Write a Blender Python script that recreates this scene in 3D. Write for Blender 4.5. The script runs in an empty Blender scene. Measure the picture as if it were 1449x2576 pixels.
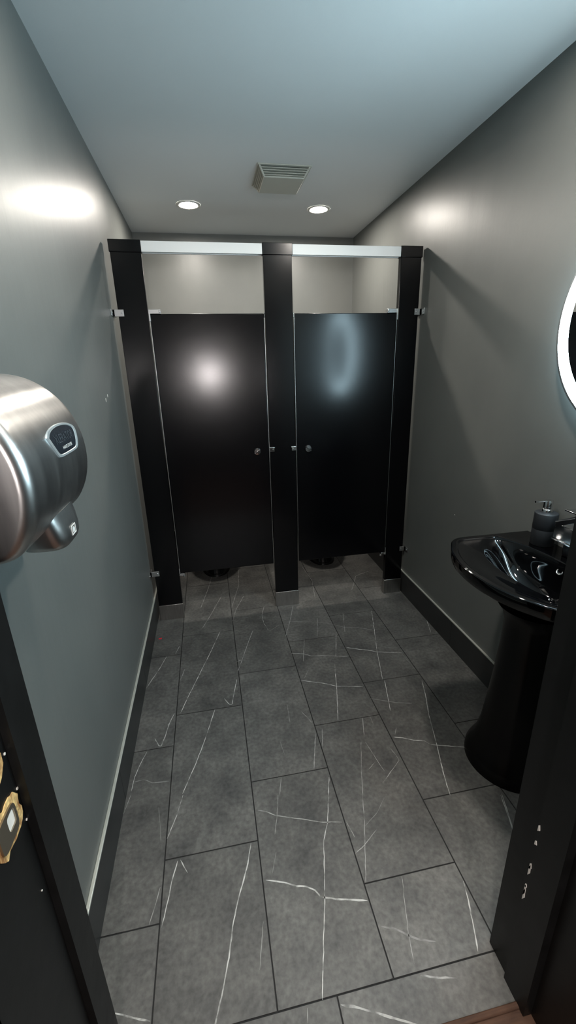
import bpy, bmesh, math, random
from mathutils import Vector, Matrix, noise
random.seed(7)
sc = bpy.context.scene
COL = sc.collection

# ------------------------------------------------------------ materials
def mat(name, col, rough=.5, metal=0, spec=.5, emis=None, estr=0, coat=0, aniso=0):
    m = bpy.data.materials.new(name); m.use_nodes = True
    b = m.node_tree.nodes['Principled BSDF']
    b.inputs['Base Color'].default_value = (*col, 1)
    b.inputs['Roughness'].default_value = rough
    b.inputs['Metallic'].default_value = metal
    b.inputs['Specular IOR Level'].default_value = spec
    b.inputs['Coat Weight'].default_value = coat
    b.inputs['Anisotropic'].default_value = aniso
    if emis:
        b.inputs['Emission Color'].default_value = (*emis, 1)
        b.inputs['Emission Strength'].default_value = estr
    return m

def nd(m, t, **kw):
    n = m.node_tree.nodes.new(t)
    for k, v in kw.items(): setattr(n, k, v)
    return n

def bsdf(m): return m.node_tree.nodes['Principled BSDF']
def link(m, a, b): m.node_tree.links.new(a, b)

def coords(m, scale=(1, 1, 1)):
    tc = nd(m, 'ShaderNodeTexCoord'); mp = nd(m, 'ShaderNodeMapping')
    link(m, tc.outputs['Object'], mp.inputs[0]); mp.inputs['Scale'].default_value = scale
    return mp.outputs[0]

def mottle(m, c1, c2, scale, detail=6, lo=.35, hi=.65, vscale=(1, 1, 1), rough=None):
    """noise driven colour (and optionally roughness) variation"""
    n = nd(m, 'ShaderNodeTexNoise'); n.inputs['Scale'].default_value = scale; n.inputs['Detail'].default_value = detail
    n.inputs['Roughness'].default_value = .6
    link(m, coords(m, vscale), n.inputs['Vector'])
    r = nd(m, 'ShaderNodeValToRGB'); e = r.color_ramp.elements
    e[0].position = lo; e[0].color = (*c1, 1); e[1].position = hi; e[1].color = (*c2, 1)
    link(m, n.outputs['Fac'], r.inputs[0]); link(m, r.outputs[0], bsdf(m).inputs['Base Color'])
    if rough:
        q = nd(m, 'ShaderNodeMapRange'); q.inputs[3].default_value = rough[0]; q.inputs[4].default_value = rough[1]
        link(m, n.outputs['Fac'], q.inputs[0]); link(m, q.outputs[0], bsdf(m).inputs['Roughness'])
    return r

def bump(m, scale, strength, dist=.001, vscale=(1, 1, 1), detail=3, prev=None):
    n = nd(m, 'ShaderNodeTexNoise'); n.inputs['Scale'].default_value = scale; n.inputs['Detail'].default_value = detail
    link(m, coords(m, vscale), n.inputs['Vector'])
    b = nd(m, 'ShaderNodeBump'); b.inputs['Strength'].default_value = strength; b.inputs['Distance'].default_value = dist
    link(m, n.outputs['Fac'], b.inputs['Height'])
    if prev: link(m, prev.outputs[0], b.inputs['Normal'])
    link(m, b.outputs[0], bsdf(m).inputs['Normal'])
    return b

M = {}
M['wall'] = mat('wall_paint', (.15, .157, .149), .38, spec=.5)
mottle(M['wall'], (.145, .152, .145), (.16, .167, .158), 3, rough=(.35, .43))
p_ = bump(M['wall'], 60, .25, .0008)
bump(M['wall'], 1, .35, .004, vscale=(9, 9, .8), prev=p_)
M['ceil'] = mat('ceiling_paint', (.80, .82, .82), .7); bump(M['ceil'], 90, .15, .001)
M['black'] = mat('black_laminate', (.0010, .0011, .0016), .19, spec=.34); bump(M['black'], 6, .05, .001)
M['frame'] = mat('black_frame_paint', (.004, .0044, .0044), .5, spec=.3)
mottle(M['frame'], (.0035, .0038, .0038), (.006, .0063, .0063), 14, rough=(.35, .55)); bump(M['frame'], 35, .3, .001)
M['ceramic'] = mat('black_ceramic', (.0012, .0012, .0015), .05, spec=.5)
M['pedestal'] = mat('black_pedestal_glaze', (.001, .001, .001), .25, spec=.25)
M['chrome'] = mat('chrome', (.75, .76, .77), .12, 1)
M['satin'] = mat('satin_metal', (.55, .56, .56), .3, 1)
M['alu'] = mat('anodised_aluminium_rail', (.88, .88, .86), .45, .2); bump(M['alu'], 8, .1, .001, vscale=(1, 20, 20))
M['steel'] = mat('brushed_stainless_steel', (.45, .445, .43), .3, 1)
mottle(M['steel'], (.44, .43, .42), (.60, .59, .57), 4, vscale=(5, 5, .6), rough=(.24, .38))
M['shoe'] = mat('stainless_shoe', (.42, .41, .39), .3, 1, aniso=.5)
mottle(M['shoe'], (.36, .35, .33), (.46, .45, .43), 20, vscale=(4, 4, .5), rough=(.24, .36))
M['badge'] = mat('badge_plastic', (.012, .016, .022), .3)
M['badge_rim'] = mat('badge_rim', (.55, .62, .64), .3, .6)
M['letters'] = mat('badge_letters', (.09, .11, .13), .35, .5)
M['icon'] = mat('white_print', (.8, .82, .8), .4)
M['vent'] = mat('vent_plastic', (.50, .50, .44), .55)
M['ventdark'] = mat('vent_cavity', (.02, .02, .02), .8)
M['lamp'] = mat('downlight_lens', (1, 1, 1), .5, emis=(1, .93, .84), estr=100)
M['lamp2'] = mat('downlight_lens_dimmer', (1, 1, 1), .5, emis=(1, .93, .85), estr=46)
M['lamp4'] = mat('downlight_lens_bright', (1, 1, 1), .5, emis=(1, .93, .85), estr=100)
M['lamp3'] = mat('corridor_downlight_lens', (1, 1, 1), .5, emis=(1, .93, .85), estr=125)
M['trim'] = mat('downlight_trim', (.75, .74, .7), .5)
M['mirror'] = mat('mirror_silver', (.86, .88, .88), .015, 1)
M['ring'] = mat('mirror_light_band', (.9, .95, 1), .5, emis=(.62, .88, 1), estr=15)
M['back_led'] = mat('mirror_back_glow', (.9, .95, 1), .5, emis=(.62, .88, 1), estr=12)
M['mbody'] = mat('mirror_case', (.25, .27, .28), .4, .6)
M['grout'] = mat('dark_grout', (.012, .012, .012), .85)
M['base'] = mat('baseboard_tile', (.03, .031, .031), .34)
mottle(M['base'], (.022, .023, .023), (.040, .041, .041), 6, rough=(.3, .45))
M['strip'] = mat('baseboard_edge_strip', (.55, .56, .50), .4, .3)
M['wood'] = mat('corridor_wood', (.16, .075, .04), .5)
mottle(M['wood'], (.05, .022, .012), (.12, .06, .034), 6, vscale=(1, 8, 1), rough=(.7, .85))
M['corr'] = mat('corridor_paint', (.07, .06, .05), .6); bump(M['corr'], 40, .1)
M['raw'] = mat('bare_splintered_wood', (.62, .36, .12), .75)
mottle(M['raw'], (.30, .13, .04), (.85, .60, .25), 90, vscale=(1, 1, .3)); bump(M['raw'], 120, .8, .003)
M['strike'] = mat('worn_strike_metal', (.30, .26, .20), .35, .9)
M['chip'] = mat('paint_chip', (.75, .72, .66), .7)
M['soap'] = mat('matte_charcoal_resin', (.013, .015, .018), .55); bump(M['soap'], 150, .3, .0005)
M['red'] = mat('red_paper', (.75, .03, .05), .6)
M['blk_metal'] = mat('black_metal', (.006, .006, .007), .3)
M['toilet'] = mat('black_toilet_ceramic', (.004, .004, .004), .12)
M['fill_glow'] = mat('fill_lamp_glow', (1, 1, 1), .5, emis=(1, .93, .92), estr=135)  # glow of the added fill lamp that puts the highlight on the doors

# floor tile: slate grey print, per tile tint via attribute
mt = mat('slate_tile', (.06, .06, .06), .4, spec=.45); M['tile'] = mt
at = nd(mt, 'ShaderNodeAttribute'); at.attribute_name = 'tint'; at.attribute_type = 'GEOMETRY'
rr = mottle(mt, (.064, .064, .062), (.144, .141, .131), 7, detail=10, lo=.3, hi=.7, rough=(.44, .60))
n2 = nd(mt, 'ShaderNodeTexNoise'); n2.inputs['Scale'].default_value = 70; n2.inputs['Detail'].default_value = 8
link(mt, coords(mt), n2.inputs['Vector'])
mr = nd(mt, 'ShaderNodeMapRange'); mr.inputs[1].default_value = .3; mr.inputs[2].default_value = .7; mr.inputs[3].default_value = .74; mr.inputs[4].default_value = 1.28
link(mt, n2.outputs['Fac'], mr.inputs[0])
mu = nd(mt, 'ShaderNodeMath', operation='MULTIPLY'); link(mt, mr.outputs[0], mu.inputs[0]); link(mt, at.outputs['Fac'], mu.inputs[1])
mx = nd(mt, 'ShaderNodeVectorMath', operation='SCALE'); link(mt, rr.outputs[0], mx.inputs[0]); link(mt, mu.outputs[0], mx.inputs['Scale'])
# cloudy pale blotches
n3 = nd(mt, 'ShaderNodeTexNoise'); n3.inputs['Scale'].default_value = 9; n3.inputs['Detail'].default_value = 12; n3.inputs['Distortion'].default_value = 1.5
link(mt, coords(mt), n3.inputs['Vector'])
r3 = nd(mt, 'ShaderNodeMapRange'); r3.inputs[1].default_value = .6; r3.inputs[2].default_value = .85; r3.inputs[3].default_value = 0; r3.inputs[4].default_value = .35
link(mt, n3.outputs['Fac'], r3.inputs[0])
m3 = nd(mt, 'ShaderNodeMix', data_type='RGBA'); link(mt, r3.outputs[0], m3.inputs[0]); link(mt, mx.outputs[0], m3.inputs[6]); m3.inputs[7].default_value = (.30, .30, .28, 1)
link(mt, m3.outputs[2], bsdf(mt).inputs['Base Color'])
bump(mt, 45, .25, .001, detail=8)
# veins: broken up by noise so the pale line fades in and out
def vein_mat(name, s):
    m = mat(name, (.3, .3, .29), .4)
    n = nd(m, 'ShaderNodeTexNoise'); n.inputs['Scale'].default_value = 30; n.inputs['Detail'].default_value = 5
    link(m, coords(m), n.inputs['Vector'])
    r = nd(m, 'ShaderNodeValToRGB'); e = r.color_ramp.elements
    e[0].position = .33; e[0].color = (.13, .13, .122, 1); e[1].position = .55; e[1].color = (.13 + .42*s, .13 + .42*s, .122 + .40*s, 1)
    link(m, n.outputs['Fac'], r.inputs[0]); link(m, r.outputs[0], bsdf(m).inputs['Base Color'])
    return m
M['v1'] = vein_mat('vein_bright', 1.0); M['v2'] = vein_mat('vein_mid', .6); M['v3'] = vein_mat('vein_faint', .28)

# ------------------------------------------------------------ mesh helpers
def link_obj(name, me, m=None, parent=None, mats=None):
    o = bpy.data.objects.new(name, me); COL.objects.link(o)
    for q in (mats or ([m] if m else [])): me.materials.append(q)
    if parent: o.parent = parent
    return o

def fin(name, bm, m, parent=None, smooth=None, bevel=0, seg=2, kind=None, label=None, mats=None):
    bmesh.ops.recalc_face_normals(bm, faces=bm.faces)
    me = bpy.data.meshes.new(name); bm.to_mesh(me); bm.free()
    if smooth is not None:
        for f in me.polygons: f.use_smooth = True
        me.set_sharp_from_angle(angle=math.radians(smooth))
    o = link_obj(name, me, m, parent, mats)
    if bevel:
        b = o.modifiers.new('bevel', 'BEVEL'); b.width = bevel; b.segments = seg; b.limit_method = 'ANGLE'; b.angle_limit = math.radians(40)
        b.harden_normals = False
        for f in me.polygons: f.use_smooth = True
        me.set_sharp_from_angle(angle=math.radians(35))
    if kind: o['kind'] = kind
    if label: o['label'] = label
    return o

def box(bm, x0, x1, y0, y1, z0, z1, mi=0):
    v = [bm.verts.new(c) for c in ((x0,y0,z0),(x1,y0,z0),(x1,y1,z0),(x0,y1,z0),(x0,y0,z1),(x1,y0,z1),(x1,y1,z1),(x0,y1,z1))]
    for q in ((0,3,2,1),(4,5,6,7),(0,1,5,4),(1,2,6,5),(2,3,7,6),(3,0,4,7)):
        f = bm.faces.new([v[i] for i in q]); f.material_index = mi
    return v

def bx(name, b, m, parent=None, bevel=0, **kw):
    bm = bmesh.new(); box(bm, *b); return fin(name, bm, m, parent, bevel=bevel, **kw)

def cyl(bm, a, b, r0, r1=None, n=32, cap=True):
    """tapered cylinder from point a to point b"""
    a, b = Vector(a), Vector(b); r1 = r0 if r1 is None else r1
    ax = (b - a).normalized(); t = ax.orthogonal().normalized(); s = ax.cross(t)
    R = []
    for p, r in ((a, r0), (b, r1)):
        R.append([bm.verts.new(p + (t*math.cos(2*math.pi*i/n) + s*math.sin(2*math.pi*i/n))*r) for i in range(n)])
    for i in range(n):
        j = (i + 1) % n; bm.faces.new((R[0][i], R[0][j], R[1][j], R[1][i]))
    if cap:
        bm.faces.new(R[0][::-1]); bm.faces.new(R[1])

def lathe(bm, prof, c, ax='z', n=64):
    """revolve (r, h) pairs about an axis through c"""
    rings = []
    for r, h in prof:
        ring = []
        for i in range(n):
            a = 2*math.pi*i/n; u, v = r*math.cos(a), r*math.sin(a)
            p = {'z': (u, v, h), 'x': (h, u, v), 'y': (u, h, v)}[ax]
            ring.append(bm.verts.new(Vector(p) + Vector(c)))
        rings.append(ring)
    for A, B in zip(rings, rings[1:]):
        for i in range(n):
            j = (i + 1) % n; bm.faces.new((A[i], A[j], B[j], B[i]))
    if prof[0][0] > 0: bm.faces.new(rings[0][::-1])
    if prof[-1][0] > 0: bm.faces.new(rings[-1])

def tube(bm, pts, r, n=12):
    pts = [Vector(p) for p in pts]; rings = []
    for i, p in enumerate(pts):
        d = (pts[min(i+1, len(pts)-1)] - pts[max(i-1, 0)]).normalized()
        t = d.cross(Vector((0.13, .2, 1))).normalized(); s = d.cross(t)
        rr_ = r[i] if isinstance(r, (list, tuple)) else r
        rings.append([bm.verts.new(p + (t*math.cos(2*math.pi*k/n) + s*math.sin(2*math.pi*k/n))*rr_) for k in range(n)])
    for A, B in zip(rings, rings[1:]):
        for k in range(n):
            j = (k + 1) % n; bm.faces.new((A[k], A[j], B[j], B[k]))
    bm.faces.new(rings[0][::-1]); bm.faces.new(rings[-1])

def prism(bm, poly, f, mi=0):
    """poly: 2-D outline; f(u, v, k) -> 3-D point for side k (0, 1)"""
    A = [bm.verts.new(f(u, v, 0)) for u, v in poly]; B = [bm.verts.new(f(u, v, 1)) for u, v in poly]
    n = len(poly); fs = [bm.faces.new(A[::-1]), bm.faces.new(B)]
    for i in range(n):
        j = (i + 1) % n; fs.append(bm.faces.new((A[i], A[j], B[j], B[i])))
    for q in fs: q.material_index = mi

def empty(name, loc=(0, 0, 0), label=None, cat=None, group=None, kind=None):
    o = bpy.data.objects.new(name, None); COL.objects.link(o); o.location = loc; o.empty_display_size = .05
    for k, v in (('label', label), ('category', cat), ('group', group), ('kind', kind)):
        if v: o[k] = v
    return o

def tag(o, label, cat, group=None):
    o['label'] = label; o['category'] = cat
    if group: o['group'] = group
    return o

def adopt(root, *obs):
    """children modelled in world coordinates are parented without moving"""
    for o in obs:
        o.parent = root
        o.matrix_parent_inverse = Matrix.Translation(root.location).inverted()

def text_mesh(name, s, size, depth, m, mw, parent, align='CENTER'):
    cu = bpy.data.curves.new(name, 'FONT'); cu.body = s; cu.size = size; cu.extrude = depth; cu.align_x = align; cu.align_y = 'CENTER'
    t = bpy.data.objects.new('tmp', cu); COL.objects.link(t)
    dg = bpy.context.evaluated_depsgraph_get(); me = bpy.data.meshes.new_from_object(t.evaluated_get(dg))
    bpy.data.objects.remove(t); bpy.data.curves.remove(cu)
    me.transform(mw); me.materials.clear()
    o = link_obj(name, me, m); adopt(parent, o) if parent.parent is None else None
    return o

EXPOSURE = 2.3
VEINS=[(3,0.9,[(0.323,1.113),(0.293,1.018),(0.264,0.963),(0.224,0.805),(0.191,0.698),(0.161,0.597)]),
(3.5,0.7,[(0.059,1.11),(0.09,1.098),(0.119,1.078),(0.17,1.06),(0.211,1.046),(0.27,1.023),(0.342,1.008)]),
(2,0.6,[(0.14,1.151),(0.124,1.075),(0.107,1.015)]),
(5,1,[(0.058,0.886),(0.114,0.868),(0.148,0.851),(0.175,0.845),(0.2,0.83),(0.213,0.81),(0.256,0.795),(0.346,0.773)]),
(4,0.9,[(0.024,1.003),(0.004,0.933),(-0.025,0.864),(-0.047,0.801),(-0.064,0.724),(-0.087,0.651),(-0.103,0.608),(-0.111,0.588)]),
(3.5,0.8,[(-0.214,0.997),(-0.229,0.938),(-0.236,0.891),(-0.249,0.827)]),
(3,0.8,[(-0.205,0.998),(-0.181,0.955)]),
(3.5,0.8,[(-0.207,1.224),(-0.226,1.147),(-0.253,1.074)]),
(2.5,0.6,[(-0.399,1.264),(-0.414,1.192)]),
(2,0.4,[(-0.292,1.195),(-0.28,1.126),(-0.272,1.064)]),
(2,0.4,[(0.037,0.784),(0.025,0.731),(0.014,0.683)]),
(2.5,0.6,[(-0.262,0.932),(-0.273,0.883),(-0.285,0.84)]),
(2.5,0.7,[(0.445,1.088),(0.418,0.992),(0.357,0.818)]),
(2,0.45,[(0.519,1.061),(0.471,1.014),(0.413,0.978)]),
(3,0.6,[(0.351,0.902),(0.392,0.922),(0.449,0.96)]),
(3,0.6,[(0.357,1.005),(0.368,0.951)]),
(2,0.6,[(0.472,0.812),(0.448,0.737),(0.429,0.677),(0.416,0.615)]),
(3.5,0.8,[(0.65,0.763),(0.628,0.693),(0.611,0.647),(0.594,0.605)]),
(5,0.4,[(0.362,0.707),(0.4,0.693),(0.427,0.674),(0.455,0.658),(0.494,0.647)]),
(4,0.5,[(0.421,0.591),(0.457,0.58),(0.51,0.568)]),
(5,0.6,[(0.203,0.58),(0.248,0.565),(0.301,0.542),(0.36,0.517),(0.398,0.5)]),
(4,0.9,[(-0.356,0.677),(-0.314,0.662),(-0.259,0.643)]),
(2,0.6,[(0.121,0.591),(0.116,0.565)]),
(3,0.6,[(0.937,0.985),(0.91,0.901),(0.889,0.849)]),
(2,0.3,[(0.102,0.958),(0.081,0.9)]),
(3,0.7,[(0.454,2.442),(0.399,2.262),(0.345,2.113)]),
(2.5,0.5,[(0.576,2.26),(0.526,2.075)]),
(2.5,0.5,[(0.747,2.27),(0.696,2.076)]),
(3,0.9,[(0.937,2.267),(0.87,2.045),(0.813,1.864),(0.778,1.73),(0.755,1.647)]),
(4,0.5,[(0.345,1.954),(0.411,1.932),(0.452,1.905),(0.506,1.896),(0.642,1.858)]),
(3,0.9,[(0.639,2.067),(0.58,1.872)]),
(3,0.9,[(0.555,1.814),(0.527,1.695),(0.51,1.626),(0.461,1.445)]),
(4,0.9,[(0.351,1.731),(0.436,1.696),(0.481,1.674),(0.514,1.653),(0.574,1.638),(0.642,1.621)]),
(4,0.8,[(0.654,1.938),(0.729,1.901),(0.772,1.885),(0.812,1.861),(0.942,1.823)]),
(2.5,0.6,[(0.446,2.065),(0.397,1.87)]),
(3,0.8,[(0.764,1.643),(0.734,1.532),(0.71,1.446)]),
(3.5,0.8,[(0.944,1.6),(0.902,1.473),(0.868,1.387),(0.824,1.239),(0.782,1.113),(0.758,1.021)]),
(4,0.8,[(0.658,1.309),(0.698,1.296),(0.74,1.274),(0.78,1.264),(0.798,1.24),(0.823,1.231),(0.937,1.196)]),
(4,0.35,[(0.649,1.539),(0.754,1.489),(0.827,1.468)]),
(3,0.9,[(0.573,1.435),(0.545,1.342)]),
(2.5,0.7,[(0.521,1.312),(0.474,1.178),(0.446,1.086)]),
(2.5,0.7,[(0.31,1.532),(0.343,1.455)]),
(3,0.9,[(0.344,1.394),(0.297,1.23)]),
(2.5,0.6,[(0.379,1.414),(0.354,1.314)]),
(3,0.9,[(0.345,1.183),(0.323,1.112)]),
(2,0.4,[(0.608,1.443),(0.605,1.385)]),
(2.5,0.6,[(0.538,1.309),(0.553,1.215),(0.563,1.163)]),
(2.5,0.7,[(0.624,1.265),(0.636,1.225),(0.639,1.197),(0.537,1.118)]),
(3,0.8,[(1.231,2.1),(1.186,1.96)]),
(3,0.6,[(0.944,0.989),(0.919,0.918),(0.898,0.864)]),
(4,0.3,[(0.409,2.26),(0.51,2.231),(0.618,2.193),(0.713,2.122),(0.782,2.106),(0.862,2.065)]),
(2,0.3,[(0.938,1.814),(0.949,1.679)]),
(2.5,0.4,[(1.203,1.629),(1.232,1.559)]),
(2.5,0.6,[(0.696,1.351),(0.676,1.319)]),
(2.5,0.6,[(0.505,1.183),(0.543,1.209)]),
(2.5,0.5,[(0.374,1.741),(0.408,1.799)]),
(3.5,0.7,[(-0.013,2.663),(-0.085,2.452),(-0.138,2.31)]),
(3,0.6,[(0.142,2.639),(0.078,2.476),(0.048,2.342)]),
(3.5,0.9,[(-0.033,2.251),(-0.091,2.066),(-0.154,1.883),(-0.205,1.736),(-0.237,1.635)]),
(3,0.7,[(0.161,2.215),(0.111,2.068),(0.073,1.949),(0.044,1.866)]),
(3.5,0.8,[(0.036,1.809),(0.019,1.733),(0.001,1.641),(-0.012,1.644),(-0.034,1.687)]),
(3,0.6,[(0.043,1.948),(0.076,1.955)]),
(3.5,0.9,[(-0.079,1.627),(-0.099,1.555),(-0.129,1.451),(-0.162,1.35),(-0.184,1.294),(-0.209,1.229)]),
(3,0.6,[(-0.266,2.16),(-0.287,2.087)]),
(3,0.8,[(-0.332,2.079),(-0.361,1.982),(-0.416,1.834)]),
(3.5,0.8,[(-0.264,1.641),(-0.284,1.58),(-0.294,1.521),(-0.307,1.468),(-0.318,1.471),(-0.338,1.513)]),
(3,0.8,[(-0.362,1.457),(-0.386,1.382),(-0.396,1.339),(-0.4,1.279)]),
(2.5,0.6,[(0.265,2.475),(0.238,2.377),(0.236,2.28),(0.255,2.194)]),
(2.5,0.4,[(0.254,2.185),(0.329,2.24)]),
(2,0.5,[(0.256,1.592),(0.248,1.476)]),
(2,0.35,[(0.188,1.383),(0.196,1.306)]),
(3,0.5,[(-0.229,1.946),(-0.25,1.859)]),
(2.5,0.7,[(0.164,1.22),(0.146,1.151)]),
(4,0.3,[(-0.396,1.317),(-0.359,1.32),(-0.326,1.299),(-0.263,1.293)]),
(2.5,0.6,[(-0.425,2.635),(-0.42,2.45)])]
# ------------------------------------------------------------ room shell
XL, XR, YB, YP, ZC = -.425, 1.236, 3.672, 2.457, 2.45
YN = .62                      # room face of the door wall
FX0, FX1, FY0, FY1 = -.33, .65, .36, .617    # doorway jambs
T = .12
bx('wall_left', (XL-T, XL, YN-.26, YB+T, 0, ZC), M['wall'], kind='structure')
bx('wall_right', (XR, XR+T, YN-.26, YB+T, 0, ZC), M['wall'], kind='structure')
bx('wall_back', (XL, XR, YB, YB+T, 0, ZC), M['wall'], kind='structure')
bm = bmesh.new()
box(bm, XL, FX0-.012, .38, YN-.01, 0, ZC); box(bm, FX1+.012, XR, .38, YN-.01, 0, ZC); box(bm, FX0-.012, FX1+.012, .38, YN-.01, 2.06, ZC)
fin('wall_front', bm, M['wall'], kind='structure')
bx('ceiling', (XL-T, XR+T, .38, YB+T, ZC, ZC+.1), M['ceil'], kind='structure')

# floor: recessed grout bed, running-bond 12 x 24 in tiles, pale veins
bm = bmesh.new()
tint = bm.faces.layers.float.new('tint')
def tile(x0, x1, y0, y1, t):
    g = .0021
    if x1-x0 < .01 or y1-y0 < .01: return
    n0 = len(bm.faces)
    v = box(bm, x0+g, x1-g, y0+g, y1-g, -.006, 0, 0)
    bm.faces.ensure_lookup_table()
    for f in bm.faces[n0:]: f[tint] = t
box(bm, XL-.02, XR+.02, .50, YB+.02, -.05, -.0022, 1)
XS = [-.557, -.255, .048, .351, .653, .955, 1.258]
OFF = [.838, 1.007, 1.224, .816, 1.026, 1.320]
for i in range(6):
    x0, x1 = max(XS[i], XL), min(XS[i+1], XR)
    ys = [.598]; y = OFF[i]
    while y - .62 > .61: y -= .62
    while y < YB: ys.append(y); y += .62
    ys.append(YB)
    for a, b in zip(ys, ys[1:]): tile(x0, x1, a, b, random.uniform(.86, 1.12))
for a, b in ((XL, -.40), (-.40, .199), (.199, .80), (.80, XR)): tile(a, b, .50, .598, 1.1 if a == .199 else .95)
me_mats = [M['tile'], M['grout'], M['v1'], M['v2'], M['v3']]
def ribbon(w, s, pts):
    mi = 2 if s > .75 else (3 if s > .45 else 4)
    P = [Vector((x, y)) for x, y in pts]; Q = []
    for a, b in zip(P, P[1:]):            # resample with a little wander
        n = max(2, int((b-a).length/.012)); d = (b-a); nn = Vector((-d.y, d.x)).normalized()
        for k in range(n):
            t = k/n; q = a.lerp(b, t)
            q = q + nn*.0016*noise.noise(Vector((q.x*40, q.y*40, 3)))*(1 if k else 0) ; Q.append(q)
    Q.append(P[-1]); L = []
    for i, q in enumerate(Q):
        d = (Q[min(i+1, len(Q)-1)] - Q[max(i-1, 0)]).normalized(); nn = Vector((-d.y, d.x))
        ww = w*.00052*(.65 + .8*abs(noise.noise(Vector((q.x*25, q.y*25, 9)))))
        if i in (0, len(Q)-1): ww *= .25
        L.append((bm.verts.new((q.x+nn.x*ww, q.y+nn.y*ww, .00025)), bm.verts.new((q.x-nn.x*ww, q.y-nn.y*ww, .00025))))
    for A, B in zip(L, L[1:]):
        f = bm.faces.new((A[0], B[0], B[1], A[1])); f.material_index = mi; f[tint] = 1
for w, s, pts in VEINS: ribbon(w, s, pts)
# a few veins in the part of the floor behind the partition and behind the sink
for w, s, pts in [(3,.7,[(-.15,2.55),(-.10,2.8),(-.02,3.3)]),(3,.6,[(.05,2.5),(.12,2.8),(.15,3.2)]),(2.5,.6,[(.62,2.5),(.66,2.75),(.64,3.0)]),(3,.5,[(.9,2.55),(1.0,2.75),(1.12,2.8)])]: ribbon(w, s, pts)
o = fin('floor', bm, None, mats=me_mats, kind='structure')
for f in o.data.polygons:
    if f.material_index >= 2 and f.normal.z < 0: f.flip()

# tiled baseboards with a metal edge strip
def baseboard(name, x_in, x_out, cuts, y0, y1):
    bm = bmesh.new(); ys = [y0] + cuts + [y1]
    for a, b in zip(ys, ys[1:]): box(bm, x_in, x_out, a+.001, b-.001, 0, .15)
    box(bm, min(x_in, x_out)+(.002 if x_in > x_out else 0), max(x_in, x_out)-(.002 if x_in < x_out else 0), y0, y1, 0, .148)
    o = fin(name, bm, M['base'], kind='structure')
    s = bx('edge_strip', (min(x_in, x_out), max(x_in, x_out), y0, y1, .15, .157), M['strip'], o, bevel=.0015)
    s['label'] = 'thin pale metal strip along the top'
    return o
baseboard('baseboard_left', XL, XL+.010, [1.247, 1.867, 2.487, 3.107], YN, YB)
baseboard('baseboard_right', XR, XR-.010, [1.206, 1.826, 2.446, 3.066], YN, YB)
bm = bmesh.new()
for a, b in ((XL+.01, -.07), (-.068, .55), (.552, 1.17), (1.172, XR-.01)): box(bm, a, b, YB-.01, YB, 0, .15)
o = fin('baseboard_back', bm, M['base'], kind='structure'); bx('edge_strip', (XL+.01, XR-.01, YB-.01, YB, .15, .157), M['strip'], o)

# small paint scuffs on the walls
def chip(parent, pts, nrm, name='paint_chip'):
    bm = bmesh.new()
    for c, r, st in pts:
        c = Vector(c); n = 7; vs = []
        for i in range(n):
            a = 2*math.pi*i/n; k = r*(.6 + .8*random.random())
            u, v = math.cos(a)*k, math.sin(a)*k*st
            d = {'x': (0, u, v), 'y': (u, 0, v), 'z': (u, v, 0)}[nrm[0]]
            vs.append(c + Vector(d))
        off = Vector({'x': (1, 0, 0), 'y': (0, 1, 0), 'z': (0, 0, 1)}[nrm[0]])*(1 if nrm[1] == '+' else -1)
        A = [bm.verts.new(v) for v in vs]; B = [bm.verts.new(v + off*.0012) for v in vs]
        bm.faces.new(A); bm.faces.new(B)
        for i in range(n): bm.faces.new((A[i], A[(i+1) % n], B[(i+1) % n], B[i]))
    return fin(name, bm, M['chip'], parent)
W = {o.name: o for o in COL.objects}
chip(W['wall_left'], [((XL, 2.005, 1.386), .0035, 2.6), ((XL, 2.05, 1.403), .003, 2)], 'x+')
chip(W['wall_right'], [((XR, 1.922, .743), .004, .5)], 'x-')

# ------------------------------------------------------------ doorway
dr = empty('door_1', (0, .5, 0), kind='structure')
bm = bmesh.new()
prism(bm, [(FX0-.012,FY0),(FX0,FY0),(FX0,.548),(-.317,.548),(-.317,FY1),(-.345,FY1),(-.345,.632),(XL,.632),(XL,.611),(FX0-.012,.611)], lambda u, v, k: (u, v, 2.06*k))
prism(bm, [(FX1+.012,FY0),(FX1,FY0),(FX1,.475),(.628,.475),(.628,.546),(.637,.551),(.637,FY1),(.66,FY1),(.66,.632),(.74,.632),(.74,.611),(FX1+.012,.611)], lambda u, v, k: (u, v, 2.06*k))
box(bm, XL, .74, FY0, FY1, 2.03, 2.06); box(bm, XL, .74, .611, .632, 2.03, 2.13)
box(bm, FX0-.10, FX0, FY0-.02, FY0+.02, 0, 2.12); box(bm, FX1+.03, FX1+.13, FY0-.02, FY0+.02, 0, 2.12)
fr = fin('door_frame', bm, M['frame']); adopt(dr, fr)
# open door leaf swung out into the corridor
lf = bx('door_leaf', (.655, .70, -.42, FY0-.03, .01, 2.02), M['frame'], bevel=.002); adopt(dr, lf)
# strike plate in splintered bare wood
bm = bmesh.new()
rng = random.Random(3)
out = []
N = 26
for i in range(N):
    a = 2*math.pi*i/N; e = 1/((abs(math.cos(a))**4 + abs(math.sin(a))**4)**.25)
    out.append((.505 + math.cos(a)*e*.036*(.85+.3*rng.random()), .884 + math.sin(a)*e*.036*(.85+.3*rng.random())))
prism(bm, out, lambda u, v, k: (FX0 + .0015*k, u, v))
out = [(.49,.985),(.500,1.000),(.520,1.000),(.533,.990),(.532,.972),(.520,.958),(.50,.950),(.49,.96)]
prism(bm, out, lambda u, v, k: (FX0 + .0015*k, u, v))
rw = fin('bare_wood', bm, M['raw'], label='yellow bare wood where the black paint broke away'); adopt(dr, rw)
bm = bmesh.new()
out = []
for i in range(32):
    a = 2*math.pi*i/32; e = 1/((abs(math.cos(a))**5 + abs(math.sin(a))**5)**.2)
    out.append((.498 + math.cos(a)*e*.026, .886 + math.sin(a)*e*.025))
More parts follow.
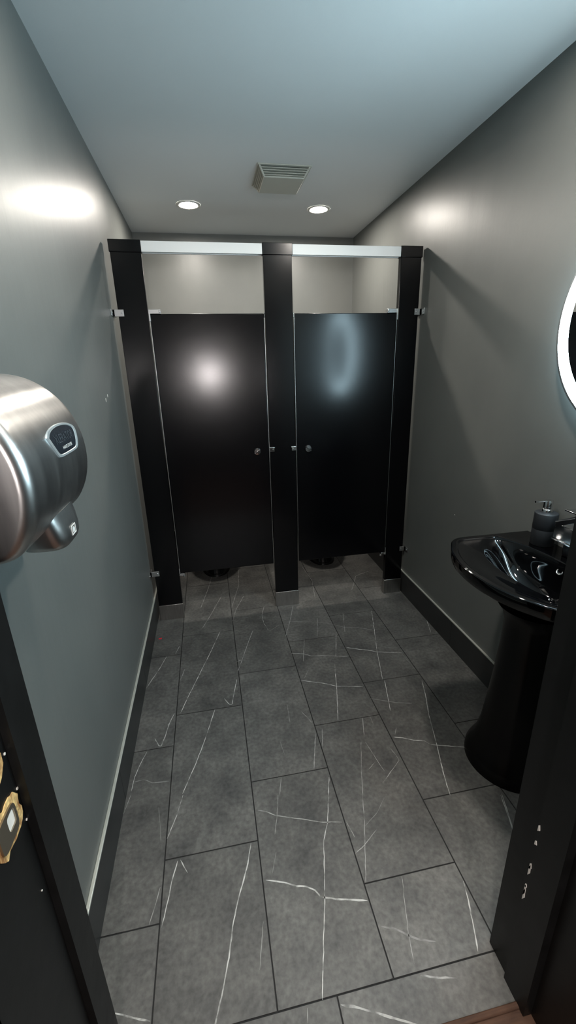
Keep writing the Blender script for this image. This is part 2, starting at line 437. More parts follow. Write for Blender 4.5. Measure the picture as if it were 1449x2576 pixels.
inn = [(.508 + (u-.498)*.42, .890 + (v-.886)*.55) for u, v in out]
A0 = [bm.verts.new((FX0+.0045, u, v)) for u, v in out]; A1 = [bm.verts.new((FX0+.0045, u, v)) for u, v in inn]
B0 = [bm.verts.new((FX0+.001, u, v)) for u, v in out]; B1 = [bm.verts.new((FX0+.001, u, v)) for u, v in inn]
for i in range(32):
    j = (i+1) % 32
    bm.faces.new((A0[i], A0[j], A1[j], A1[i])); bm.faces.new((A0[i], B0[i], B0[j], A0[j])); bm.faces.new((A1[i], A1[j], B1[j], B1[i])); bm.faces.new((B0[i],B1[i],B1[j],B0[j]))
st = fin('strike_plate', bm, M['strike'], label='worn metal strike plate with an open latch hole'); adopt(dr, st)
bm = bmesh.new(); prism(bm, inn, lambda u, v, k: (FX0+.0016+.0008*k, u, v)); q = fin('latch_hole', bm, M['chip']); adopt(dr, q)
bm = bmesh.new()
for y, z in ((.542, .978), (.546, .905), (.546, .84), (.53, .70)):
    cyl(bm, (FX0, y, z), (FX0+.0012, y, z), .0012+.0012*rng.random(), n=7)
q = fin('paint_chip', bm, M['chip']); adopt(dr, q)
bm = bmesh.new()
for z, h in ((.545,.010),(.50,.007),(.425,.010),(.412,.018),(.36,.006),(.345,.02),(.33,.02)):
    a = rng.random()*.002
    prism(bm, [(0,-h),(.004+a,-h*.3),(.003,h),(0,h*.6)], lambda u, v, k: (.6279 - .0012*k, .545 - u, z + v))
q = fin('paint_chip', bm, M['chip']); adopt(dr, q)

# corridor on the near side of the doorway
bx('floor', (-1.4, 1.9, -1.7, .499, -.05, -.002), M['wood'], kind='structure')
bx('trim_1', (FX0, FX1, .488, .5015, -.004, .004), M['wood'], kind='structure', bevel=.003)
bx('wall_corridor_back', (-1.4, 1.9, -1.8, -1.7, 0, ZC), M['corr'], kind='structure')
bx('wall_corridor_left', (-1.5, -1.4, -1.8, .36, 0, ZC), M['corr'], kind='structure')
bx('wall_corridor_right', (1.9, 2.0, -1.8, .36, 0, ZC), M['corr'], kind='structure')
bm = bmesh.new(); box(bm, -1.5, FX0-.012, .34, .38, 0, ZC); box(bm, FX1+.012, 2.0, .34, .38, 0, ZC); box(bm, FX0-.012, FX1+.012, .36, .38, 2.06, ZC)
fin('wall_corridor_front', bm, M['corr'], kind='structure')
bx('ceiling', (-1.5, 2.0, -1.8, .38, ZC, ZC+.1), M['ceil'], kind='structure')

# ------------------------------------------------------------ toilet partition
HP = 2.099
tp = empty('toilet_partition', (.41, YP, 0), 'black panelled toilet cubicle front with two closed doors, three posts and a white rail', 'toilet cubicle')
def pilaster(x0, x1, bracket):
    p = bx('pilaster', (x0, x1, YP, YP+.032, .10, HP), M['black'], bevel=.002); adopt(tp, p)
    ch = []
    bm = bmesh.new(); box(bm, x0-.003, x1+.003, YP-.006, YP+.038, HP-.05, HP+.004)
    ch.append(fin('top_cap', bm, M['black'], bevel=.002))
    bm = bmesh.new(); box(bm, x0-.002, x1+.002, YP-.003, YP+.035, 0, .103)
    ch.append(fin('shoe', bm, M['shoe'], bevel=.0015, label='brushed stainless steel shoe at the foot'))
    if bracket:
        s, wx = bracket
        for z in (1.78, .327):
            bm = bmesh.new()
            a, b = sorted((wx, x0+.028 if s < 0 else x1-.024))
            box(bm, a, b, YP-.006, YP-.001, z-.016, z+.016)
            a, b = sorted((wx, wx-s*.004)); box(bm, a, b, YP-.045, YP+.03, z-.016, z+.016)
            a, b = sorted((wx, wx-s*.012)); box(bm, a, b, YP-.006, YP+.04, z-.016, z+.016)
            sx = (x0+.018) if s < 0 else (x1-.014)
            cyl(bm, (sx, YP-.006, z), (sx, YP-.009, z), .005, .004, 12); cyl(bm, (wx-s*.004, YP-.03, z), (wx-s*.007, YP-.03, z), .005, .004, 12)
            ch.append(fin('wall_bracket', bm, M['satin'], bevel=.001, label='small chrome wall bracket'))
    for c in ch:
        c.parent = p; c.matrix_parent_inverse = Matrix.Translation(tp.location).inverted() @ Matrix.Identity(4)
        c.matrix_parent_inverse = Matrix.Identity(4)
    return p
A0x, A1x, M0x, M1x, R0x, R1x = -.3975, -.2528, .3455, .4963, 1.0988, 1.2185
pilaster(A0x, A1x, (-1, XL)); pm = pilaster(M0x, M1x, None); pilaster(R0x, R1x, (1, XR))
for a, b in ((A1x+.003, M0x-.003), (M1x+.003, R0x-.003)):
    bm = bmesh.new()
    prism(bm, [(-.004,-.048),(-.004,.0),(.036,.0),(.036,-.048),(.026,-.048),(.026,-.01),(.006,-.01),(.006,-.048)], lambda u, v, k: (a if k else b, YP+u, HP+v))
    adopt(tp, fin('headrail', bm, M['alu'], bevel=.0012, label='pale aluminium rail over the door opening'))
def door(x0, x1, hinge):
    d = bx('cubicle_door', (x0, x1, YP+.003, YP+.028, .312, 1.776), M['black'], bevel=.0035, seg=3); adopt(tp, d)
    ch = []; s = 1 if hinge == 'L' else -1
    hx = x0 if s > 0 else x1; lx = x1 if s > 0 else x0
    for ex, sg in ((hx, -s), (lx, s)):
        a, b = sorted((ex + sg*.0004, ex + sg*.0022)); ch.append(bx('edge_trim', (a, b, YP+.001, YP+.029, .314, 1.772), M['satin'], label='thin bright metal edge strip'))
    # top hinge: cap over the corner of the door with a leaf turned on to the post
    bm = bmesh.new()
    a, b = sorted((hx - s*.004, hx + s*.055)); box(bm, a, b, YP-.001, YP+.032, 1.776, 1.797)
    a, b = sorted((hx - s*.006, hx + s*.002)); box(bm, a, b, YP-.003, YP+.030, 1.740, 1.797)
    cyl(bm, (hx+s*.05, YP-.001, 1.787), (hx+s*.05, YP-.005, 1.787), .006, .005, 12)
    ch.append(fin('hinge', bm, M['satin'], bevel=.0012, label='chrome hinge at the top corner'))
    bm = bmesh.new()
    a, b = sorted((hx - s*.004, hx + s*.026)); box(bm, a, b, YP-.002, YP+.028, .296, .311)
    a, b = sorted((hx - s*.006, hx - s*.001)); box(bm, a, b, YP-.003, YP+.028, .296, .345)
    cyl(bm, (hx+s*.022, YP+.013, .285), (hx+s*.022, YP+.013, .297), .009, n=16)
    ch.append(fin('hinge', bm, M['chrome'], bevel=.001, label='chrome hinge at the bottom corner'))
    # small cap at the closing corner
    ch.append(bx('corner_cap', (min(lx, lx+s*.006), max(lx, lx+s*.006), YP-.002, YP+.02, 1.755, 1.779), M['chrome'], bevel=.001))
    # latch knob: disc with a thumb bar
    kx = lx - s*.070; kz = 1.04
    bm = bmesh.new(); lathe(bm, [(.021, 0), (.021, -.006), (.018, -.012), (.0, -.013)], (kx, YP+.003, kz), 'y', 32)
    t = .65*s; c, sn = math.cos(t), math.sin(t)
    prism(bm, [(-.018,-.003),(.018,-.003),(.018,.003),(-.018,.003)], lambda u, v, k: (kx+u*c-v*sn, YP-.009-.008*k, kz+u*sn+v*c))
    ch.append(fin('latch_knob', bm, M['chrome'], smooth=40, label='round chrome latch knob with a thumb bar'))
    for q in ch: q.parent = d
    return d
door(-.2455, .3385, 'L'); door(.5035, 1.0915, 'R')
# latch keepers on the middle post
for x, s in ((.356, 1), (.486, -1)):
    bm = bmesh.new()
    box(bm, x-.014, x+.014, YP-.010, YP, 1.036, 1.062); box(bm, x-.018, x+.016, YP-.013, YP, 1.056, 1.061)
    cyl(bm, (x+.006*s, YP-.010, 1.049), (x+.006*s, YP-.015, 1.049), .006, .004, 14)
    k = fin('latch_keeper', bm, M['chrome'], bevel=.0015, label='small chrome latch keeper'); k.parent = pm
dv = bx('divider_panel', (.409, .434, YP+.033, YB-.004, .305, 1.776), M['black'], bevel=.003); adopt(tp, dv)
for z in (.40, 1.68):
    bm = bmesh.new(); box(bm, .40, .443, YB-.03, YB-.001, z-.015, z+.015); k = fin('wall_bracket', bm, M['satin'], bevel=.001); k.parent = dv; 

# ------------------------------------------------------------ toilets
def super_ring(bm, cx, cy, z, rx, ryf, ryb, e=2.3, n=48):
    ring = []
    for i in range(n):
        a = 2*math.pi*i/n; c, s = math.cos(a), math.sin(a)
        u = math.copysign(abs(c)**(2/e), c)*rx; v = math.copysign(abs(s)**(2/e), s)*(ryb if s > 0 else ryf)
        ring.append(bm.verts.new((cx+u, cy+v, z)))
    return ring
def loft(bm, rings, cap0=True, cap1=True):
    n = len(rings[0])
    for A, B in zip(rings, rings[1:]):
        for i in range(n):
            j = (i+1) % n; bm.faces.new((A[i], A[j], B[j], B[i]))
    if cap0: bm.faces.new(rings[0][::-1])
    if cap1: bm.faces.new(rings[-1])
def toilet(x, label):
    t = empty('toilet', (x, YB-.35, 0), label, 'toilet', 'black toilets in the cubicles')
    y = YB - .33
    bm = bmesh.new()
    R = [super_ring(bm, x, y, z, rx, f, b, e) for z, rx, f, b, e in ((0, .125, .36, .26, 2.6), (.03, .122, .355, .26, 2.6), (.12, .105, .31, .25, 2.4), (.20, .115, .32, .25, 2.3), (.30, .165, .37, .25, 2.2), (.37, .185, .395, .25, 2.1), (.40, .187, .40, .25, 2.1), (.40, .14, .34, .17, 2.0), (.33, .12, .30, .12, 2), (.26, .06, .18, .02, 2))]
    adopt(t, fin('bowl', bm if not loft(bm, R) else bm, M['toilet'], smooth=50))
    bm = bmesh.new(); R = [super_ring(bm, x, y, z, rx, f, b, 2.1) for z, rx, f, b in ((.401, .19, .405, .17), (.418, .192, .407, .17), (.42, .19, .405, .168), (.421, .13, .33, .10), (.405, .128, .33, .10))]; loft(bm, R, False, False)
    adopt(t, fin('seat', bm, M['toilet'], smooth=50))
    bm = bmesh.new(); prism(bm, [(x+u, z) for u, z in ((-.19,.425),(.19,.425),(.185,.72),(.15,.80),(-.15,.80),(-.185,.72))], lambda u, v, k: (u, YB-.155-.035*k, v))
    adopt(t, fin('lid', bm, M['toilet'], bevel=.01))
    adopt(t, bx('tank', (x-.20, x+.20, YB-.15, YB-.012, .40, .76), M['toilet'], bevel=.02, seg=4))
    tl = bx('tank_lid', (x-.21, x+.21, YB-.157, YB-.011, .762, .79), M['toilet'], bevel=.008, seg=3); adopt(t, tl)
    bm = bmesh.new(); cyl(bm, (x-.15, YB-.15, .70), (x-.15, YB-.165, .70), .012, n=16); tube(bm, [(x-.15, YB-.162, .70), (x-.12, YB-.164, .698), (x-.09, YB-.164, .695)], .005)
    adopt(t, fin('flush_lever', bm, M['chrome'], smooth=40))
toilet(-.03, 'black toilet seen under the door of the left cubicle')
toilet(.83, 'black toilet seen under the door of the right cubicle')

# ------------------------------------------------------------ ceiling fittings
def downlight(x, y, label, lens, grp='recessed ceiling downlights'):
    r = empty('downlight', (x, y, ZC), label, 'ceiling light', grp)
    bm = bmesh.new(); lathe(bm, [(.054, 0), (.054, -.004), (.060, -.006), (.070, -.004), (.072, -.0), (.054, 0)][:5], (x, y, ZC-.0002), 'z', 48)
    for f in [f for f in bm.faces if len(f.verts) > 4]: bm.faces.remove(f)
    adopt(r, fin('trim_ring', bm, M['trim'], smooth=50))
    bm = bmesh.new(); lathe(bm, [(.0545, -.001), (.052, -.0035), (.03, -.005), (0, -.0055)], (x, y, ZC), 'z', 48)
    adopt(r, fin('lens', bm, M[lens], smooth=60))
downlight(-.008, 3.09, 'lit recessed ceiling downlight over the left cubicle', 'lamp')
downlight(.803, 3.085, 'lit recessed ceiling downlight over the right cubicle', 'lamp')
downlight(-.008, 1.12, 'lit recessed ceiling downlight above the hand dryer side of the room', 'lamp2')
downlight(.803, 1.12, 'lit recessed ceiling downlight above the wash basin', 'lamp4')

downlight(.30, .19, 'lit recessed ceiling downlight in the corridor outside the doorway', 'lamp3')
vt = empty('ceiling_vent', (.478, 2.621, ZC), 'off-white square louvred extractor vent on the ceiling between the two downlights', 'vent')
cx, cy = .478, 2.621
def frame_ring(bm, h, w, z0, z1):
    """square ring of half size h, bar width w"""
    prism_pts = [(-1,-1),(1,-1),(1,1),(-1,1)]
    O = [[bm.verts.new((cx+a*h, cy+b*h, z)) for a, b in prism_pts] for z in (z0, z1)]
    I = [[bm.verts.new((cx+a*(h-w), cy+b*(h-w), z)) for a, b in prism_pts] for z in (z0, z1)]
    for i in range(4):
        j = (i+1) % 4
        bm.faces.new((O[0][i],O[0][j],O[1][j],O[1][i])); bm.faces.new((I[0][i],I[1][i],I[1][j],I[0][j]))
        bm.faces.new((O[0][i],I[0][i],I[0][j],O[0][j])); bm.faces.new((O[1][i],O[1][j],I[1][j],I[1][i]))
bm = bmesh.new(); frame_ring(bm, .136, .020, ZC-.0003, ZC-.006); adopt(vt, fin('frame', bm, M['vent'], bevel=.0015))
bm = bmesh.new(); box(bm, cx-.098, cx+.098, cy-.098, cy+.098, ZC-.003, ZC-.030); adopt(vt, fin('duct', bm, M['ventdark'], label='dark cavity between the louvres'))
for k in range(4):
    bm = bmesh.new(); h = .128 - .0065*k; z = ZC-.012-.0078*k; frame_ring(bm, h, .022, z, z-.0032); adopt(vt, fin('louvre', bm, M['vent'], bevel=.0008))
for a in (-1, 1):
    for b in (-1, 1):
        bm = bmesh.new(); P0 = Vector((cx+a*.128, cy+b*.128, ZC-.003)); P1 = Vector((cx+a*.102, cy+b*.102, ZC-.042)); cyl(bm, P0, P1, .005, n=8)
        adopt(vt, fin('corner_rib', bm, M['vent']))
bm = bmesh.new(); box(bm, cx-.104, cx+.104, cy-.104, cy+.104, ZC-.048, ZC-.040); adopt(vt, fin('centre_panel', bm, M['vent'], bevel=.003))

# ------------------------------------------------------------ round lit mirror
MY, MZ, MR = 1.047, 1.609, .333
mr_ = empty('lit_mirror', (XR, MY, MZ), 'round wall mirror with a glowing white light band, above the basin', 'mirror')
bm = bmesh.new(); lathe(bm, [(.285, 0), (.285, -.030)], (XR-.0005, MY, MZ), 'x', 96); adopt(mr_, fin('case', bm, M['mbody'], smooth=40))
bm = bmesh.new(); lathe(bm, [(.2862, -.006), (.2862, -.024)], (XR, MY, MZ), 'x', 96)
for f in [f for f in bm.faces if len(f.verts) > 4]: bm.faces.remove(f)
adopt(mr_, fin('back_light', bm, M['back_led'], smooth=40))
bm = bmesh.new(); lathe(bm, [(MR-.002, -.0305), (MR, -.0315), (MR, -.0350), (MR-.002, -.0358), (.325, -.0358)], (XR, MY, MZ), 'x', 128)
for f in [f for f in bm.faces if len(f.verts) > 4 and f.calc_center_median().x < XR-.034]: bm.faces.remove(f)
adopt(mr_, fin('edge', bm, M['mbody'], smooth=30))
bm = bmesh.new(); lathe(bm, [(.325, -.0358), (.325, -.0361), (.283, -.0361), (.283, -.0358)], (XR, MY, MZ), 'x', 128)
for f in [f for f in bm.faces if len(f.verts) > 4]: bm.faces.remove(f)
adopt(mr_, fin('light_band', bm, M['ring'], label='glowing frosted band round the rim'))
bm = bmesh.new(); lathe(bm, [(.283, -.0352), (.283, -.0358), (0, -.0358)], (XR, MY, MZ), 'x', 128); adopt(mr_, fin('glass', bm, M['mirror']))

# ------------------------------------------------------------ pedestal basin
SY, SZ = 1.13, .85
sink = empty('pedestal_basin', (XR, SY, 0), 'glossy black ceramic wash basin on a pedestal against the right wall', 'sink')
half = [(-.275,.0),(-.2765,.12),(-.277,.22),(-.277,.285),(-.274,.312),(-.264,.335),(-.245,.354),(-.22,.369),(-.19,.387),(-.157,.403),(-.115,.418),(-.07,.428),(-.03,.4325),(0,.433)]
outl = half + [(-y, d) for y, d in half[-2::-1]]
def resample(P, n):
    P = [Vector(p) for p in P]; L = [0]
    for a, b in zip(P, P[1:]): L.append(L[-1] + (b-a).length)
    R = []; k = 0
    for i in range(n):
        t = L[-1]*i/(n-1)
        while k < len(L)-2 and L[k+1] < t: k += 1
        R.append(P[k].lerp(P[k+1], (t-L[k])/(L[k+1]-L[k])))
    return R
def chaikin(P, k=2):
    for _ in range(k):
        Q = [P[0]]
        for a, b in zip(P, P[1:]): Q += [a.lerp(b, .25), a.lerp(b, .75)]
        P = Q + [P[-1]]
    return P
front = resample(chaikin([Vector(p) for p in outl]), 230)
back = [Vector((.275 - .55*i/30, .0)) for i in range(1, 30)]
ring0 = front + back
NB = len(ring0)
cen = Vector((0, .20))
def sm(t): t = max(0, min(1, t)); return t*t*(3-2*t)
def deckline(y): return .092 + 1.0*y*y
def edge_dist(p):      # distance to the outline of the basin (front part)
    return min((p-q).length for q in front)
def hgt(p):
    y, d = p
    e0 = edge_dist(p)
    a = min(e0 - .017, d - deckline(y))
    if a <= 0: return SZ - .003*(1-sm(e0/.004))
    k = sm(a/.012)
    sh = .006*k + .024*sm((e0-.018)/.13)*sm((d-deckline(y))/.02)
    e = ((abs(d-.180)/.112)**2.2 + (abs(y)/.262)**2.2)**(1/2.2)
    deep = .100*sm((1.0-e)/.75)**.85*sm((d-deckline(y))/.028)
    return SZ - sh - deep
bm = bmesh.new(); rings = []
S = [i/84 for i in range(1, 76)] + [.9+.1*k/24 for k in range(0, 25)]
S = sorted(set(round(s, 4) for s in S))
def W3(p, z): return (XR - .0005 - p[1], SY + p[0], z)
c0 = bm.verts.new(W3(cen, hgt(cen)))
for s in S:
    rings.append([bm.verts.new(W3(q, hgt(q))) for q in (cen.lerp(p, s) for p in ring0)])
# skirt and underside
for s, z in ((1.002, -.006), (1.002, -.022), (.996, -.040), (.982, -.047), (.95, -.051), (.85, -.062), (.70, -.085), (.56, -.125), (.45, -.165), (.38, -.190)):
    L = []
    for p in ring0:
        q = Vector((p[0]*s, p[1]*s if s < 1 else p[1])); L.append(bm.verts.new(W3(q, SZ+z)))
    rings.append(L)
for i in range(NB): bm.faces.new((c0, rings[0][i], rings[0][(i+1) % NB]))
for A, B in zip(rings, rings[1:]):
    for i in range(NB):
        j = (i+1) % NB; bm.faces.new((A[i], A[j], B[j], B[i]))
bm.faces.new(rings[-1])
bs = fin('basin', bm, M['ceramic'], smooth=60); adopt(sink, bs)
bm = bmesh.new()
for z, r, back_ in ((0, .168, 1), (.02, .166, 1), (.045, .155, 1), (.08, .138, 1), (.15, .123, 1), (.25, .113, 1), (.37, .104, 1), (.515, .096, 1), (.62, .094, 1), (.66, .104, 1), (.69, .125, 1)):
    L = []
    for i in range(64):
        a = 2*math.pi*i/64; u, v = r*math.cos(a), r*math.sin(a)
        if u > 0: u *= .9
        L.append(bm.verts.new((min(1.075+u, XR-.012), 1.125+v*.98, z)))
    if z > 0:
        for i in range(64): bm.faces.new((P_[i], P_[(i+1) % 64], L[(i+1) % 64], L[i]))
    else: bm.faces.new(L[::-1])
    P_ = L
bm.faces.new(P_)
pd = fin('pedestal', bm, M['pedestal'], smooth=60); adopt(sink, pd)
# overflow ring in the back wall of the bowl, drain
bm = bmesh.new()
oc = Vector((1.133, 1.115, .818)); nrm = Vector((-.8, 0, .6)).normalized(); t1 = Vector((0, 1, 0)); t2 = nrm.cross(t1)
n, m_ = 24, 10; R = []
for i in range(n):
    a = 2*math.pi*i/n; c = oc + (t1*math.cos(a)+t2*math.sin(a))*.011
    R.append([bm.verts.new(c + ((t1*math.cos(a)+t2*math.sin(a))*math.cos(b) + nrm*math.sin(b))*.0026) for b in (2*math.pi*k/m_ for k in range(m_))])
for i in range(n):
    for k in range(m_): bm.faces.new((R[i][k], R[(i+1) % n][k], R[(i+1) % n][(k+1) % m_], R[i][(k+1) % m_]))
adopt(sink, fin('overflow_ring', bm, M['satin'], smooth=60))
bm = bmesh.new(); lathe(bm, [(.024, 0), (.024, .004), (.019, .006), (.008, .004), (0, .004)], (XR-.185, SY, SZ-.1425), 'z', 32); adopt(sink, fin('drain', bm, M['chrome'], smooth=40))

# faucet
fa = empty('faucet', (1.195, SY, SZ), 'square chrome faucet with a black lever at the back of the black basin', 'faucet')
adopt(fa, bx('base', (1.180, 1.228, SY-.04, SY+.04, SZ+.0005, SZ+.049), M['blk_metal'], bevel=.003))
adopt(fa, bx('body', (1.168, 1.230, SY-.078, SY+.078, SZ+.055, SZ+.109), M['chrome'], bevel=.0015))
adopt(fa, bx('trim_plate', (1.164, 1.232, SY-.080, SY+.080, SZ+.049, SZ+.0545), M['chrome'], bevel=.001))
bm = bmesh.new()
a = Vector((1.150, 1.186, .965)); b = Vector((1.222, 1.12, 1.005)); d = (b-a).normalized(); s_ = d.cross(Vector((0, 0, 1))).normalized(); u_ = s_.cross(d)
prism(bm, [(-.013,-.009),(.013,-.009),(.013,.009),(-.013,.009)], lambda u, v, k: (b if k else a) + s_*u*(1 if k else .55) + u_*v)
cyl(bm, (1.205, SY, SZ+.103), (1.205, SY, 1.0), .014, n=24)
adopt(fa, fin('lever', bm, M['blk_metal'], bevel=.002, label='black lever'))
adopt(fa, bx('top_plate', (1.185, 1.232, SY-.065, SY+.065, 1.006, 1.011), M['chrome'], bevel=.001))

# soap dispenser
sx, sy = 1.190, 1.275
sp = empty('soap_dispenser', (sx, sy, SZ), 'dark grey cylindrical soap dispenser with a chrome pump on the basin edge', 'soap dispenser')
z0 = SZ + .0005
bm = bmesh.new(); lathe(bm, [(.0385, 0), (.040, .002), (.040, .060), (.0392, .0615), (.040, .063), (.0395, .120), (.038, .1225), (.036, .1235), (0, .124)], (sx, sy, z0), 'z', 64); adopt(sp, fin('bottle', bm, M['soap'], smooth=40))
bm = bmesh.new(); lathe(bm, [(.0175, .1235), (.018, .134), (.0165, .137), (.014, .1385), (0, .139)], (sx, sy, z0), 'z', 40); adopt(sp, fin('collar', bm, M['chrome'], smooth=35))
bm = bmesh.new(); lathe(bm, [(.009, .1385), (.009, .141), (.0155, .1415), (.016, .144), (.016, .167), (.015, .1695), (0, .170)], (sx, sy, z0), 'z', 40)
tube(bm, [(sx-.010, sy, z0+.1655), (sx-.030, sy+.004, z0+.1650), (sx-.046, sy+.006, z0+.1655), (sx-.0495, sy+.0065, z0+.1655)], [.0032, .0024, .0026, .0042])
adopt(sp, fin('pump', bm, M['chrome'], smooth=35))

# ------------------------------------------------------------ hand dryer
HY, HZ, HW = .802, 1.36, .166
hd = empty('hand_dryer', (XL, HY, HZ), 'brushed stainless steel hand dryer with a rounded cover on the left wall', 'hand dryer')
prof = [(.0,1.502),(.035,1.502),(.065,1.498),(.093,1.487),(.118,1.469),(.139,1.446),(.155,1.418),(.165,1.388),(.169,1.358),(.169,1.33),(.165,1.303),(.157,1.279),(.147,1.259),(.136,1.243),(.122,1.232),(.100,1.227),(.06,1.224),(.0,1.222)]
PR = chaikin([Vector(p) for p in prof], 2)
PC = Vector((.0, 1.36))
bm = bmesh.new(); rings = []
NU = 41
for i in range(NU):
    if i < 9: y = -HW + .024*(1-math.cos(math.pi/2*i/8))
    elif i >= NU-9: y = HW - .024*(1-math.cos(math.pi/2*(NU-1-i)/8))
    else: y = -HW + .024 + (2*HW-.048)*(i-8)/(NU-17)
    t = max(0, (abs(y)-(HW-.024))/.024); s = 1 - .10*(1-math.sqrt(max(0, 1-t*t)))
    bell = .0
    rings.append([bm.verts.new((XL + .0005 + (PC.x+(p.x-PC.x)*s), HY + y, PC.y+(p.y-PC.y)*s)) for p in PR])
for A, B in zip(rings, rings[1:]):
    for k in range(len(PR)-1): bm.faces.new((A[k], A[k+1], B[k+1], B[k]))
bm.faces.new(rings[0]); bm.faces.new(rings[-1][::-1])
cv = fin('cover', bm, M['steel'], smooth=50, label='brushed steel cover'); adopt(hd, cv)
# nozzle under the front of the cover
bm = bmesh.new()
R = []
for z, x0, x1, w in ((1.262,.085,.150,.070),(1.240,.082,.156,.066),(1.222,.080,.159,.062),(1.208,.080,.159,.058),(1.200,.083,.156,.054),(1.197,.090,.148,.048)):
    ring = []
    for i in range(40):
        a = 2*math.pi*i/40; c, s = math.cos(a), math.sin(a); e = 4
        ring.append(bm.verts.new((XL+(x0+x1)/2+math.copysign(abs(c)**(2/e), c)*(x1-x0)/2, HY+.012+math.copysign(abs(s)**(2/e), s)*w, z)))
    R.append(ring)
loft(bm, R[::-1])
nz = fin('nozzle', bm, M['steel'], smooth=45); adopt(hd, nz)
# printed hand mark on the front of the nozzle
bm = bmesh.new()
def fl(u, v, k): return (XL + .1588 + .0010*k, HY + .012 + u, 1.220 + v)
for a in ([(-.012,-.009),(.012,-.009),(.012,-.0075),(-.012,-.0075)], [(-.012,.0075),(.012,.0075),(.012,.009),(-.012,.009)], [(-.012,-.0075),(-.0105,-.0075),(-.0105,.0075),(-.012,.0075)], [(.0105,-.0075),(.012,-.0075),(.012,.0075),(.0105,.0075)], [(-.006,-.005),(.004,-.005),(.006,.0),(.003,.004),(-.004,.005)]):
    prism(bm, a, fl)
adopt(hd, fin('hand_label', bm, M['icon'], label='small white framed hand symbol'))
# cover screws on the near end
bm = bmesh.new()
for z in (1.275,): cyl(bm, (XL+.110, HY-.1662, z), (XL+.110, HY-.1685, z), .005, .004, 16)
adopt(hd, fin('screw', bm, M['chrome'], smooth=40))
# badge on the curved front, tilted with the surface
BY, bz0 = .838, 1.387
def front_d(z):      # depth of the cover at height z on the front side
    best = 0
    for a, b in zip(PR, PR[1:]):
        if (a.y-z)*(b.y-z) <= 0 and a.y != b.y: best = max(best, a.x+(b.x-a.x)*(z-a.y)/(b.y-a.y))
    return best
def badge_shape(k):
    o_ = [(-.072,.010),(-.060,.0165),(-.035,.0215),(0,.0235),(.035,.0215),(.060,.0165),(.072,.010),(.066,-.004),(.056,-.018),(.048,-.0235),(.03,-.025),(-.03,-.025),(-.048,-.0235),(-.056,-.018),(-.066,-.004)]
    P = [Vector(p) for p in o_]; P.append(P[0]); Q = chaikin(P, 2)[:-1]
    return [(p.x*k, p.y*k - (1-k)*-.001) for p in Q]
def fb(off):
    return lambda u, v, k: (XL + .0005 + front_d(bz0+v) + off[k], BY + u, bz0 + v)
bm = bmesh.new()
Oo, Oi = badge_shape(1.10), badge_shape(.97)
A = [bm.verts.new(fb((-.001, .0))(u, v, 0)) for u, v in badge_shape(1.15)]; B = [bm.verts.new(fb((.002, 0))(u, v, 0)) for u, v in Oo]; Cc = [bm.verts.new(fb((.002, 0))(u, v, 0)) for u, v in Oi]; D_ = [bm.verts.new(fb((.0005, 0))(u, v, 0)) for u, v in badge_shape(.93)]
n = len(A)
for P0, P1 in ((A, B), (B, Cc), (Cc, D_)):
    for i in range(n): bm.faces.new((P0[i], P0[(i+1) % n], P1[(i+1) % n], P1[i]))
bd = fin('badge_rim', bm, M['badge_rim'], smooth=40); adopt(hd, bd)
bm = bmesh.new(); Q = badge_shape(.93)
cv0 = bm.verts.new(fb((.0010, 0))(0, 0, 0)); prev = None; grid = []
for s in (.15, .3, .45, .6, .75, .9, 1): grid.append([bm.verts.new(fb((.0012, 0))(u*s, v*s, 0)) for u, v in Q])
for i in range(n): bm.faces.new((cv0, grid[0][i], grid[0][(i+1) % n]))
for P0, P1 in zip(grid, grid[1:]):
    for i in range(n): bm.faces.new((P0[i], P0[(i+1) % n], P1[(i+1) % n], P1[i]))
bp = fin('badge', bm, M['badge'], smooth=60, label='dark badge with raised lettering'); adopt(hd, bp)
def wrap_text(s, size, v0, mm, sx_=1):
    cu = bpy.data.curves.new('t', 'FONT'); cu.body = s; cu.size = size; cu.extrude = 0; cu.align_x = 'CENTER'; cu.align_y = 'CENTER'; cu.resolution_u = 3
    t = bpy.data.objects.new('tmp', cu); COL.objects.link(t)
    dg = bpy.context.evaluated_depsgraph_get(); me = bpy.data.meshes.new_from_object(t.evaluated_get(dg))
    bpy.data.objects.remove(t)
    for v in me.vertices:
        u, w = v.co.x*sx_, v.co.y + v0
        v.co = Vector((XL + .0005 + front_d(bz0+w) + .0019, BY + u, bz0 + w))
    me.materials.clear()
    o = link_obj('lettering', me, mm); return o
t1_ = wrap_text('XLERATOR', .0205, .002, M['letters'], .98); t2_ = wrap_text('HAND DRYER', .0085, -.014, M['icon'])
for t in (t1_, t2_): t.parent = bp; t.matrix_parent_inverse = Matrix.Identity(4)
t1_['label'] = 'large raised letters XLERATOR'; t2_['label'] = 'small light letters under the name'

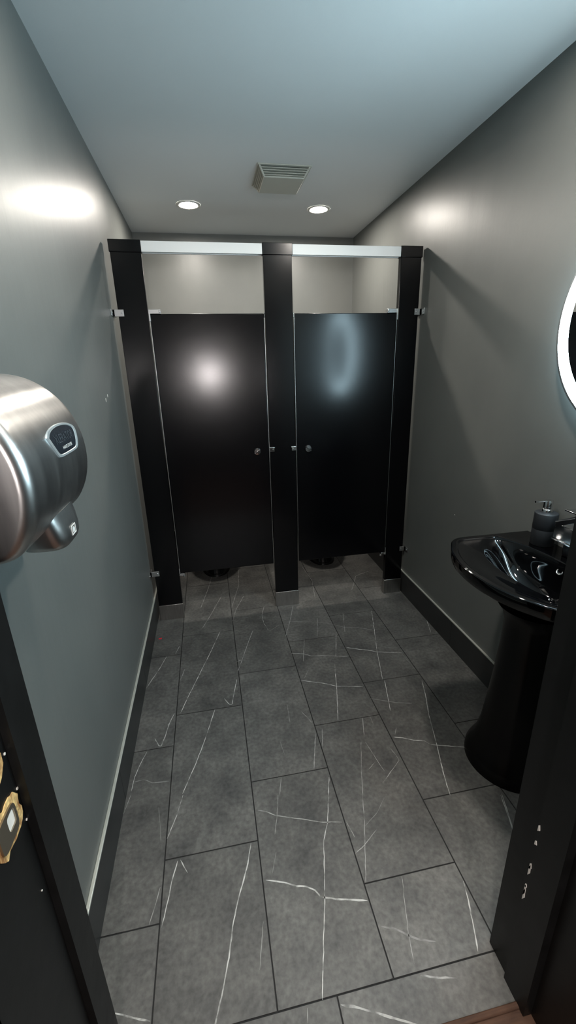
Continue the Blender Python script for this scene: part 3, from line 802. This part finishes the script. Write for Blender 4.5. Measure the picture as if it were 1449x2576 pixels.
# scrap on the floor
bm = bmesh.new(); prism(bm, [(-.010,-.004),(.002,-.006),(.010,-.001),(.008,.006),(.001,.003),(-.007,.004)], lambda u, v, k: (-.384+u, 2.254+v, .0004+.0022*k*(1+u*30)))
tag(fin('paper_scrap', bm, M['red']), 'tiny red scrap lying on the floor near the left post of the cubicles', 'scrap')

# unseen fill lamp added behind the camera for the highlight on the cubicle doors
wl = empty('added_fill_lamp', (.08, -1.695, 1.45), 'unseen round fill lamp added on the corridor wall for the highlight on the doors', 'fill light')
bm = bmesh.new(); lathe(bm, [(.10, 0), (.10, .02), (.09, .03), (0, .03)][:3] , (.08, -1.6995, 1.45), 'y', 48); adopt(wl, fin('base', bm, M['trim'], smooth=40))
bm = bmesh.new(); lathe(bm, [(.060, .031), (.059, .05), (.05, .063), (.028, .07), (0, .072)], (.08, -1.6995, 1.45), 'y', 48); adopt(wl, fin('shade', bm, M['fill_glow'], smooth=60))


# ------------------------------------------------------------ world, camera, view
w = bpy.data.worlds.new('world'); sc.world = w; w.use_nodes = True
w.node_tree.nodes['Background'].inputs[0].default_value = (.02, .022, .025, 1)
w.node_tree.nodes['Background'].inputs[1].default_value = .2
yaw, pitch, roll, F = .17736, -.32582, -.02694, 1070.18
cyw, syw, cp, sp_ = math.cos(yaw), math.sin(yaw), math.cos(pitch), math.sin(pitch)
fw = Vector((syw*cp, cyw*cp, sp_)); rt = Vector((cyw, -syw, 0)); up = rt.cross(fw)
c_, s_ = math.cos(roll), math.sin(roll)
r2 = rt*c_ + up*s_; u2 = -rt*s_ + up*c_
cam = bpy.data.objects.new('camera', bpy.data.cameras.new('camera')); COL.objects.link(cam)
mw = Matrix((r2, u2, -fw)).transposed().to_4x4(); mw.translation = Vector((0, 0, 1.4967)); cam.matrix_world = mw
cam.data.sensor_fit = 'VERTICAL'; cam.data.sensor_height = 24; cam.data.sensor_width = 24
cam.data.lens = F/2576*24; cam.data.clip_start = .02
sc.camera = cam
vs = sc.view_settings; vs.view_transform = 'Standard'; vs.look = 'None'; vs.gamma = 1; vs.use_curve_mapping = False
vs.exposure = EXPOSURE
sc.cycles.max_bounces = 10; sc.cycles.diffuse_bounces = 6; sc.cycles.glossy_bounces = 6
sc.cycles.sample_clamp_indirect = 6
